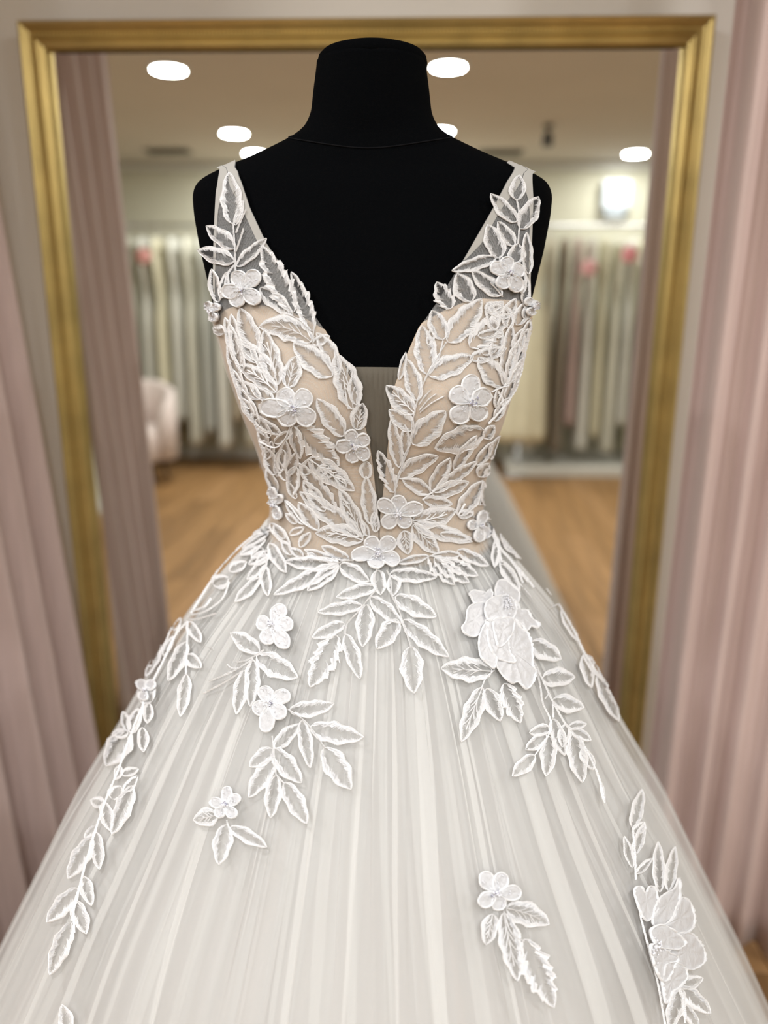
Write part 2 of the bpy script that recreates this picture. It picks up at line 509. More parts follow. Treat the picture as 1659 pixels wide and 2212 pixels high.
# proxies that the lace lies on
def bvh_of(fn, z_list, n):
    vv = []
    for z in z_list:
        for j in range(n): vv.append(fn(2 * PI * j / n, z))
    return BVHTree.FromPolygons(vv, grid_faces(len(z_list), n, True))
LT = .0055
BT = bvh_of(lambda t, z: torso(t, z, LT), [z for z in zs if z > 1.07], 240)
BS = bvh_of(lambda t, z: skirt(t, z, .0056), list(np.linspace(1.105, .0, 110)), 240)
_last = [.75]
def shoot(x, y, which='both'):
    d = RGT * ((x - PW / 2) / FPX) - UPV * ((y - PH / 2) / FPX) + FWD
    best = None
    for key, bv in (('t', BT), ('s', BS)):
        if which != 'both' and which != key: continue
        h = bv.ray_cast(CAM, d)
        if h[0] is not None:
            dist = (h[0] - CAM).dot(FWD)
            if best is None or dist < best[2]: best = (h[0], h[1] if h[1].dot(d) < 0 else -h[1], dist)
    if best is None:
        p = CAM + d * _last[0]
        h = min((bv.find_nearest(p) for bv in (BT, BS)), key=lambda q: q[3] if q[0] is not None else 9)
        nn = h[1] if (h[0] - Vector((CX, CY, h[0].z))).dot(h[1]) > 0 else -h[1]
        return h[0], nn
    _last[0] = best[2]
    return best[0], best[1]
def ang(p):
    a = tint(TA, p.z) + LT
    xx = (p.x - CX - .007 * float(np.interp(p.z, (1.1, 1.35), (1, 0)))) / a
    xx = max(-1, min(1, xx)); c = math.copysign(abs(xx) ** 1.125, xx)
    return -math.acos(c) if p.y < CY else math.acos(c)

q = MB(); pts = []
for k in range(72):
    t = 2 * PI * k / 72; z = 1.522 + .025 * math.sin(t); d = Vector((math.cos(t), math.sin(t), 0))
    h = BT.ray_cast(Vector((CX, CY, z)) + d * .5, -d); r_ = max(.045, (h[0] - Vector((CX, CY, z))).length - LT + .0003)
    pts.append((d.x * r_, d.y * r_, z))
q.tube(pts, .0007, 6, closed=True); q.build('neck_seam', 'piping', form, True)
gown = thing('wedding_dress', 'ivory lace and tulle wedding ball gown with plunging neckline on the dress form', 'dress', (CX, CY, 0))
GL = FL
# --- layers of the skirt
def layer(name, mk, off, k, ath, ar, seed, n, z_lo, shift=0):
    rnd = random.Random(seed); ph = [rnd.uniform(0, 6.28) for _ in range(12)]
    zl = list(np.linspace(1.105, 1.0, 14)) + list(np.linspace(.99, z_lo, 44))
    vv = []
    for z in zl:
        g = min(1, max(0, (1.105 - z) / .16)); g2 = min(1, max(0, (1.105 - z) / .5))
        for j in range(n):
            s = 2 * PI * j / n
            P = k * s + 2.2 * math.sin(3 * s + ph[0]) + 1.5 * math.sin(7 * s + ph[1]) + .9 * math.sin(13 * s + ph[2]) + 1.7 * math.sin(3.4 * z + 4 * s + ph[3]) + .7 * math.sin(5 * z - 9 * s + ph[9])
            mod = .55 + .45 * math.sin(5 * s + ph[4] + 1.2 * z) * math.sin(11 * s + ph[5])
            P2 = 2.3 * k * s + 2 * math.sin(5 * s + ph[6]) + 1.2 * math.sin(17 * s + ph[7])
            th = s + ath * mod * math.sin(P) * (.45 + .55 * g) + .02 * math.sin(P2 * 1.1) * (1.15 - g2)
            dr = off * (.25 + .75 * g) + ar * g * (math.cos(P) * (.6 + .4 * mod) + .35 * math.cos(P2 + z)) + ar * .9 * g2 * math.sin(.37 * k * s + ph[8])
            if g < 1: dr += .0022 * (1 - g) * math.cos(P2)
            p = skirt(th, z, dr); vv.append(p)
    return mesh(name, vv, grid_faces(len(zl), n, True), mk, gown, True, loc=GL)
layer('skirt_lining', 'lining', -.056, 24, .02, .008, 1, 420, .02)
layer('tulle_layer', 'tulle_c', -.040, 72, .034, .0070, 2, 1500, .02)
layer('tulle_layer', 'tulle_b', -.020, 58, .042, .0060, 3, 1500, .015)
layer('tulle_layer', 'tulle_a', 0.0, 41, .056, .0019, 5, 1500, .01)

# --- bodice from the neckline and armhole curves
VL = [(508, 352), (540, 450), (575, 525), (625, 600), (660, 655), (700, 712), (735, 770), (762, 830), (782, 900), (798, 960), (806, 1010), (812, 1070), (817, 1110), (818, 1150), (818, 1215)]
VR = [(1112, 360), (1065, 450), (1005, 555), (950, 645), (905, 710), (872, 785), (848, 850), (840, 950), (832, 1030), (826, 1080), (822, 1110), (820, 1150), (820, 1215)]
AL = [(478, 352), (466, 420), (462, 500), (460, 600), (462, 690)]
AR = [(1148, 362), (1152, 430), (1149, 520), (1146, 600), (1147, 655)]
CUPL = [(466, 688), (480, 670), (500, 662), (530, 657), (575, 661), (620, 671), (660, 690), (694, 712)]
CUPR = [(1149, 652), (1100, 648), (1045, 645), (1000, 655), (960, 672), (922, 697)]
def curve(px):
    out = []
    for i in range(len(px) - 1):
        for k in range(6):
            x = px[i][0] + (px[i + 1][0] - px[i][0]) * k / 6; y = px[i][1] + (px[i + 1][1] - px[i][1]) * k / 6
            p, _ = shoot(x, y, 't'); out.append((p.z, ang(p)))
    out.sort(); return np.array([o[0] for o in out]), np.array([o[1] for o in out])
def f_of(cv): return lambda z: float(np.interp(z, cv[0], cv[1]))
thVL, thVR, thAL, thAR = [f_of(curve(c)) for c in (VL, VR, AL, AR)]
ZW = 1.084
Z0 = 1.338
def bodice_side(sgn):
    thV = thVL if sgn < 0 else thVR
    thA = thAL if sgn < 0 else thAR
    cup = CUPL if sgn < 0 else CUPR
    end = -PI - PI / 2 + .04 if sgn < 0 else PI / 2 - .04           # centre back
    def tt(a): return a - 2 * PI if (sgn < 0 and a > 0) else a
    # nude lining
    us, zt = [], []
    for x, y in cup:
        p, _ = shoot(x, y, 't'); a = tt(ang(p)); v0 = tt(thV(p.z))
        us.append((a - v0) / (end - v0)); zt.append(p.z)
    o_ = sorted(zip(us, zt)); us = [a for a, _ in o_] + [.55, 1]; zt = [a for _, a in o_] + [1.325, 1.27]
    us[0] = min(us[0], 0.0)
    NC, NR = 90, 46
    v = []
    cc = [(i / NC) ** 1.35 for i in range(NC + 1)]
    for j in range(NR + 1):
        for u in cc:
            top = float(np.interp(u, us, zt)); z = ZW + (top - ZW) * j / NR
            v0 = tt(thV(z)); v.append(torso(v0 + (end - v0) * u, z, .0030))
    o = mesh('bodice_lining', v, grid_faces(NR + 1, NC + 1), 'nude', gown, True, loc=GL)
    sd = o.modifiers.new('cloth thickness', 'SOLIDIFY'); sd.thickness = .0012; sd.offset = 1
    # sheer tulle over it
    v = []; NR = 40
    for j in range(NR + 1):
        z = ZW + (Z0 - ZW) * j / NR
        for u in cc:
            v0 = tt(thV(z)); v.append(torso(v0 + (end - v0) * u, z, .0049))
    f = grid_faces(NR + 1, NC + 1)
    base = len(v); NR2, NC2 = 30, 26; ztop = 1.487
    for j in range(NR2 + 1):
        z = Z0 + (ztop - Z0) * j / NR2
        for i in range(NC2 + 1):
            a0, a1 = tt(thV(z)), tt(thA(z)); v.append(torso(a0 + (a1 - a0) * i / NC2, z, .0049))
    f += grid_faces(NR2 + 1, NC2 + 1, base=base)
    # over the shoulder and down to the back
    ed = [v[base + NR2 * (NC2 + 1) + i] for i in range(NC2 + 1)]
    base2 = len(v)
    prof = [0, 1, 2, 3, 4, 5]
    for k in prof:
        for i in range(NC2 + 1):
            if k == 0: v.append(ed[i]); continue
            y = ed[i].y + (CY + .05 - ed[i].y) * k / 5
            x = ed[i].x + (ed[-1].x - ed[i].x) * .36 * min(1, k / 2)
            h = BT.ray_cast(Vector((x, y, 2)), Vector((0, 0, -1)))
            v.append(Vector((x, y, max(h[0].z - .001 if h[0] is not None else v[-1].z, 1.45))))
    xa, xb = v[-NC2 - 1].x, v[-1].x
    for k in range(1, 9):
        z = 1.485 - (1.485 - 1.30) * k / 8; g = k / 8
        for i in range(NC2 + 1):
            x = xa + (xb - xa) * i / NC2 - sgn * .03 * g
            a = tint(TA, z) + .005; c = max(-.999, min(.999, (x - CX) / a))
            b_ = (tint(TB, z) + .005) * (1 - abs(c) ** 2.25) ** (1 / 2.25)
            v.append(Vector((x, CY + max(b_, .05), z)))
    f += grid_faces(len(prof) + 8, NC2 + 1, base=base2)
    mesh('bodice_tulle', v, f, 'tulle_bodice', gown, True, loc=GL)
    # doubled binding along both strap edges and over the shoulder
    for side in (0, 1):
        rows = []
        for j in range(0, NR2 + 1):
            z = Z0 + (ztop - Z0) * j / NR2
            if side == 0 and z < 1.392: continue
            a0, a1 = tt(thV(z)), tt(thA(z))
            wdt = .0075 * min(1, .15 + (z - 1.392) / .02) if side == 0 else .0045
            span = (torso(a0, z) - torso(a1, z)).length
            u = min(.48, (wdt + .011 * max(0, (z - 1.44) / .045)) / span)
            ua, ub = (0, u) if side == 0 else (1 - u, 1)
            rows.append([torso(a0 + (a1 - a0) * (ua + (ub - ua) * i / 4), z, .0057) for i in range(5)])
        fi, la = (0, 10) if side == 0 else (16, 26)
        for k in range(1, len(prof) + 8):
            rows.append([v[base2 + k * (NC2 + 1) + fi + int((la - fi) * i / 4)] + Vector((0, 0, .0008)) for i in range(5)])
        vv = [p for r_ in rows for p in r_]
        mesh('strap_binding', vv, grid_faces(len(rows), 5), 'tulle_bind', gown, True, loc=GL)
bodice_side(-1); bodice_side(1)

# --- ribbed bandeau on the form
p, _ = shoot(815, 794, 't'); ztop = p.z
NB, rows = 960, 36
v = []
for j in range(rows + 1):
    z = 1.10 + (ztop - 1.10) * j / rows
    for i in range(NB):
        th = 2 * PI * i / NB
        v.append(torso(th, z, .0012 + .0009 * abs(math.sin(120 * th))) if j < rows else torso(th, z, .0002))
bo = mesh('bandeau', v, grid_faces(rows + 1, NB, True), 'knit', None, True)
tag(bo, 'taupe ribbed knit bandeau round the black dress form, showing in the neckline', 'bandeau')

# ------------------------------------------------------------------ lace: leaves, stems, flowers on the surface of the gown
def put(pts, hs, which='both'):
    out = []
    for (x, y), h in zip(pts, hs):
        p, n = shoot(x, y, which); out.append(p + n * h)
    return out
class Lace:
    def __init__(s): s.p = []; s.h = []; s.f = []; s.m = []
    def add(s, pts, hs, faces, mi=0):
        n = len(s.p); s.p += pts; s.h += hs
        s.f += [tuple(i + n for i in q) for q in faces]; s.m += [mi] * len(faces)
    def cord(s, pts, wd, h0, h1, closed=False, mi=0):
        n = len(pts); P = []; H = []
        for i in range(n):
            a = pts[i - 1] if (i or closed) else pts[i]; b_ = pts[(i + 1) % n] if (i < n - 1 or closed) else pts[i]
            dx, dy = b_[0] - a[0], b_[1] - a[1]; l = math.hypot(dx, dy) or 1
            nx_, ny_ = -dy / l * wd, dx / l * wd
            j = 1 + random.uniform(-.25, .25)
            x, y = pts[i]
            P += [(x - nx_ * j, y - ny_ * j), (x, y), (x + nx_ * j, y + ny_ * j)]; H += [h0, h1 * random.uniform(.8, 1.2), h0]
        F = []
        for i in range(n if closed else n - 1):
            a = 3 * i; b_ = 3 * ((i + 1) % n)
            F += [(a, a + 1, b_ + 1, b_), (a + 1, a + 2, b_ + 2, b_ + 1)]
        s.add(P, H, F, mi)
    def stitch(s, x0, y0, x1, y1, wd, h0, h1):
        dx, dy = x1 - x0, y1 - y0; l = math.hypot(dx, dy) or 1
        nx_, ny_ = -dy / l * wd, dx / l * wd
        s.add([(x0 - nx_, y0 - ny_), (x0 + nx_, y0 + ny_), (x0 + dx * .45, y0 + dy * .45), (x1, y1)], [h0, h0, h1, h0 - .0001], [(0, 3, 2), (1, 2, 3), (0, 2, 1)])
    def build(s, name, mats, parent, which='both'):
        v = put(s.p, s.h, which)
        return mesh(name, v, s.f, mats, parent, False, s.m, GL if parent is gown else None)

NL = [0]
def leaf(bx, by_, tx, ty, w_, bend=0.0, style='o', which='both'):
    NL[0] += 1
    dx, dy = tx - bx, ty - by_; L = math.hypot(dx, dy)
    if L < 4: return
    dx /= L; dy /= L; px, py = -dy, dx
    lc = Lace()
    ph = [random.uniform(0, 6.28) for _ in range(4)]
    def cen(s): return (bx + dx * L * s + px * bend * L * 4 * s * (1 - s), by_ + dy * L * s + py * bend * L * 4 * s * (1 - s))
    k1, k2 = .62, .80
    mx = (k1 / (k1 + k2)) ** k1 * (k2 / (k1 + k2)) ** k2
    def hw(s, sd):
        s = min(1, max(0, s))
        b_ = w_ / 2 * (s ** k1) * ((1 - s) ** k2) / mx
        k = 1 + .09 * math.sin(L * s * .16 + ph[0] + 2 * sd) + .08 * sd * math.sin(ph[3])
        if style == 'j': k += .36 * (((s * (3 + L / 45) + .3 * sd) % 1) - .5)
        return b_ * k
    def pt(s, sd, fr):
        c = cen(s); ds = .01; c1 = cen(s + ds); c0 = cen(s - ds)
        ex, ey = c1[0] - c0[0], c1[1] - c0[1]; l = math.hypot(ex, ey) or 1
        return (c[0] - ey / l * hw(s, sd) * fr * sd, c[1] + ex / l * hw(s, sd) * fr * sd)
    n = max(8, int(L / 5))
    # net inside the leaf
    P = []; H = []
    for i in range(n + 1):
        s = i / n
        for fr, sd in ((1, 1), (.5, 1), (0, 1), (.5, -1), (1, -1)): P.append(pt(s, sd, fr)); H.append(.0004)
    F = [(5 * i + j, 5 * i + j + 1, 5 * i + j + 6, 5 * i + j + 5) for i in range(n) for j in range(4)]
    lc.add(P, H, F, 1)
    fl = .8 if style == 'f' else 1
    for sd in (1, -1):
        # satin band under the stitches
        P = []; H = []; F = []
        for i in range(n + 1):
            s = i / n; f0 = .54 + .09 * math.sin(L * s * .35 + ph[1] + sd)
            a, b_ = pt(s, sd, 1), pt(s, sd, max(.25, min(f0, 1 - 3.2 / max(hw(s, sd), 3.3))))
            P += [a, b_]; H += [.0009, .0009]
        F = [(2 * i, 2 * i + 1, 2 * i + 3, 2 * i + 2) for i in range(n)]
        lc.add(P, H, F, 0)
        # stitches raked back towards the base
        ns = int(L / 1.35)
        for i in range(ns):
            s = (i + random.uniform(.1, .9)) / ns
            h_ = hw(s, sd)
            if h_ < 1.2: continue
            a = pt(s, sd, 1.02 + random.uniform(-.05, .05))
            lenf = (.50 + .28 * max(0, math.sin(L * s * .33 + ph[2] + 3 * sd)) + random.uniform(0, .20)) * fl
            ln = min(max(h_ * lenf, 4.5), 19)
            fr = max(.03, 1 - ln / h_)
            b_ = pt(max(0, s - ln * 1.0 / L), sd, min(fr, 1) * hw(s, sd) / max(hw(max(0, s - ln / L), sd), .5))
            lc.stitch(a[0], a[1], b_[0], b_[1], random.uniform(.8, 1.25), .0010, random.uniform(.0013, .00185))
        if style != 'f':
            lc.cord([pt(i / n, sd, 1) for i in range(n + 1)], 1.15, .0008, .0015)
    if style == 'v':
        cl = [cen(i / 12 * .78) for i in range(13)]
        lc.cord(cl, 1.3, .0007, .0018)
        for i, sd in ((3, 1), (4, -1), (5, 1), (6, -1), (8, 1), (9, -1)):
            s = i / 12 * .78
            lc.cord([cen(s), pt(s + .10, sd, .22), pt(s + .17, sd, .42)], 1.2, .0007, .0018)
    lc.build('lace_leaf', ['thread', 'tulle_leaf'], gown, which)

def stem(pts, wd=1.8):
    # smooth through the points
    out = []
    for i in range(len(pts) - 1):
        p0 = pts[max(i - 1, 0)]; p1 = pts[i]; p2 = pts[i + 1]; p3 = pts[min(i + 2, len(pts) - 1)]
        n = max(3, int(math.hypot(p2[0] - p1[0], p2[1] - p1[1]) / 4))
        for k in range(n):
            t = k / n
            out.append(tuple(.5 * (2 * p1[c] + (p2[c] - p0[c]) * t + (2 * p0[c] - 5 * p1[c] + 4 * p2[c] - p3[c]) * t * t + (3 * p1[c] - p0[c] - 3 * p2[c] + p3[c]) * t ** 3) for c in (0, 1)))
    out.append(pts[-1])
    lc = Lace(); lc.cord(out, wd, .0008, .0023)
    for i in range(len(out) - 1):
        a, b_ = out[i], out[i + 1]
        lc.stitch(a[0] - .8, a[1] + .8, b_[0] + .8, b_[1] - .8, .8, .0016, .0028)
    lc.build('lace_stem', 'thread', gown)

def petal_mesh(parent, bx, by_, tx, ty, w_, lift=.0):
    dx, dy = tx - bx, ty - by_; L = math.hypot(dx, dy); dx /= L; dy /= L; px, py = -dy, dx
    ph = [random.uniform(0, 6.28) for _ in range(3)]
    N = 30; out = []
    for i in range(N):
        t = 2 * PI * i / N
        s = .5 - .5 * math.cos(t)
        if s < .58: h = math.sin(PI / 2 * s / .58) ** .85
        else: h = math.sqrt(max(0, 1 - ((s - .58) / .42) ** 2.3))
        h *= w_ / 2 * (1 if t < PI else -1)
        k = 1 + .05 * math.sin(3 * t + ph[0]) + .035 * math.sin(5 * t + ph[1])
        out.append((bx + dx * L * s + px * h * k, by_ + dy * L * s + py * h * k))
    cx_, cy_ = bx + dx * L * .55, by_ + dy * L * .55
    lc = Lace(); P = [(cx_, cy_)]; H = [.0026 + lift]
    for r_, hh in ((.35, .0030), (.7, .0034), (1.0, .0026)):
        for x, y in out:
            P.append((cx_ + (x - cx_) * r_, cy_ + (y - cy_) * r_)); H.append(hh + lift + random.uniform(-.00025, .00025))
    F = [(0, 1 + i, 1 + (i + 1) % N) for i in range(N)]
    for r_ in range(2):
        for i in range(N):
            a = 1 + r_ * N + i; b_ = 1 + r_ * N + (i + 1) % N
            F.append((a, a + N, b_ + N, b_))
    lc.add(P, H, F, 1)
    # rolled edge down to the lace below
    P = []; H = []
    for x, y in out: P += [(x, y), (cx_ + (x - cx_) * 1.01, cy_ + (y - cy_) * 1.01)]; H += [.0026 + lift, .0006]
    lc.add(P, H, [(2 * i, 2 * i + 1, (2 * i + 3) % (2 * N), (2 * i + 2) % (2 * N)) for i in range(N)], 1)
    lc.cord(out, 2.0, .0026 + lift, .0046 + lift, True, 0)
    for i in range(14):                          # stitches fanning out of the throat
        a = random.uniform(-.5, .5); l0 = random.uniform(.08, .2); l1 = l0 + random.uniform(.12, .3)
        lc.stitch(bx + (dx * l0 + px * a * .22) * L, by_ + (dy * l0 + py * a * .22) * L, bx + (dx * l1 + px * a * .5) * L, by_ + (dy * l1 + py * a * .5) * L, .8, .0034 + lift, .0044 + lift)
    v = put(lc.p, lc.h)
    return mesh('petal', v, lc.f, ['thread', 'organza'], parent, True, lc.m)

def flower(cx_, cy_, petals, r_, extra=None, bright=False):
    """petals: centre of each petal; r_: half width"""
    q = MB()
    for k in range(26):
        a = random.uniform(0, 6.28); d = abs(random.gauss(0, .33)) * r_
        p, n = shoot(cx_ + d * math.cos(a), cy_ + d * math.sin(a)); p = p + n * (.0062 + random.uniform(0, .0008))
        q.sphere(p, random.uniform(.0007, .0012), 6, 4, mi=0 if random.random() < .75 else 1)
    for px_, py_ in petals[:4]:
        for k in range(3):                       # sequins near the petal rims
            a = random.uniform(0, 6.28); p, n = shoot(px_ + r_ * .55 * math.cos(a), py_ + r_ * .55 * math.sin(a)); q.sphere(p + n * .0048, .0008, 6, 4)
    o = q.build('lace_flower', ['bead', 'beadb'], gown, True, loc=GL)
    for i, (px_, py_) in enumerate(petals):
        dx, dy = px_ - cx_, py_ - cy_; d = math.hypot(dx, dy) or 1
        bx, by_ = cx_ + dx / d * 1.5, cy_ + dy / d * 1.5
        tx, ty = cx_ + dx * (1 + .85 * r_ / d), cy_ + dy * (1 + .85 * r_ / d)
        petal_mesh(o, bx, by_, tx, ty, 1.74 * r_, .0004 * (i % 3))
    return o

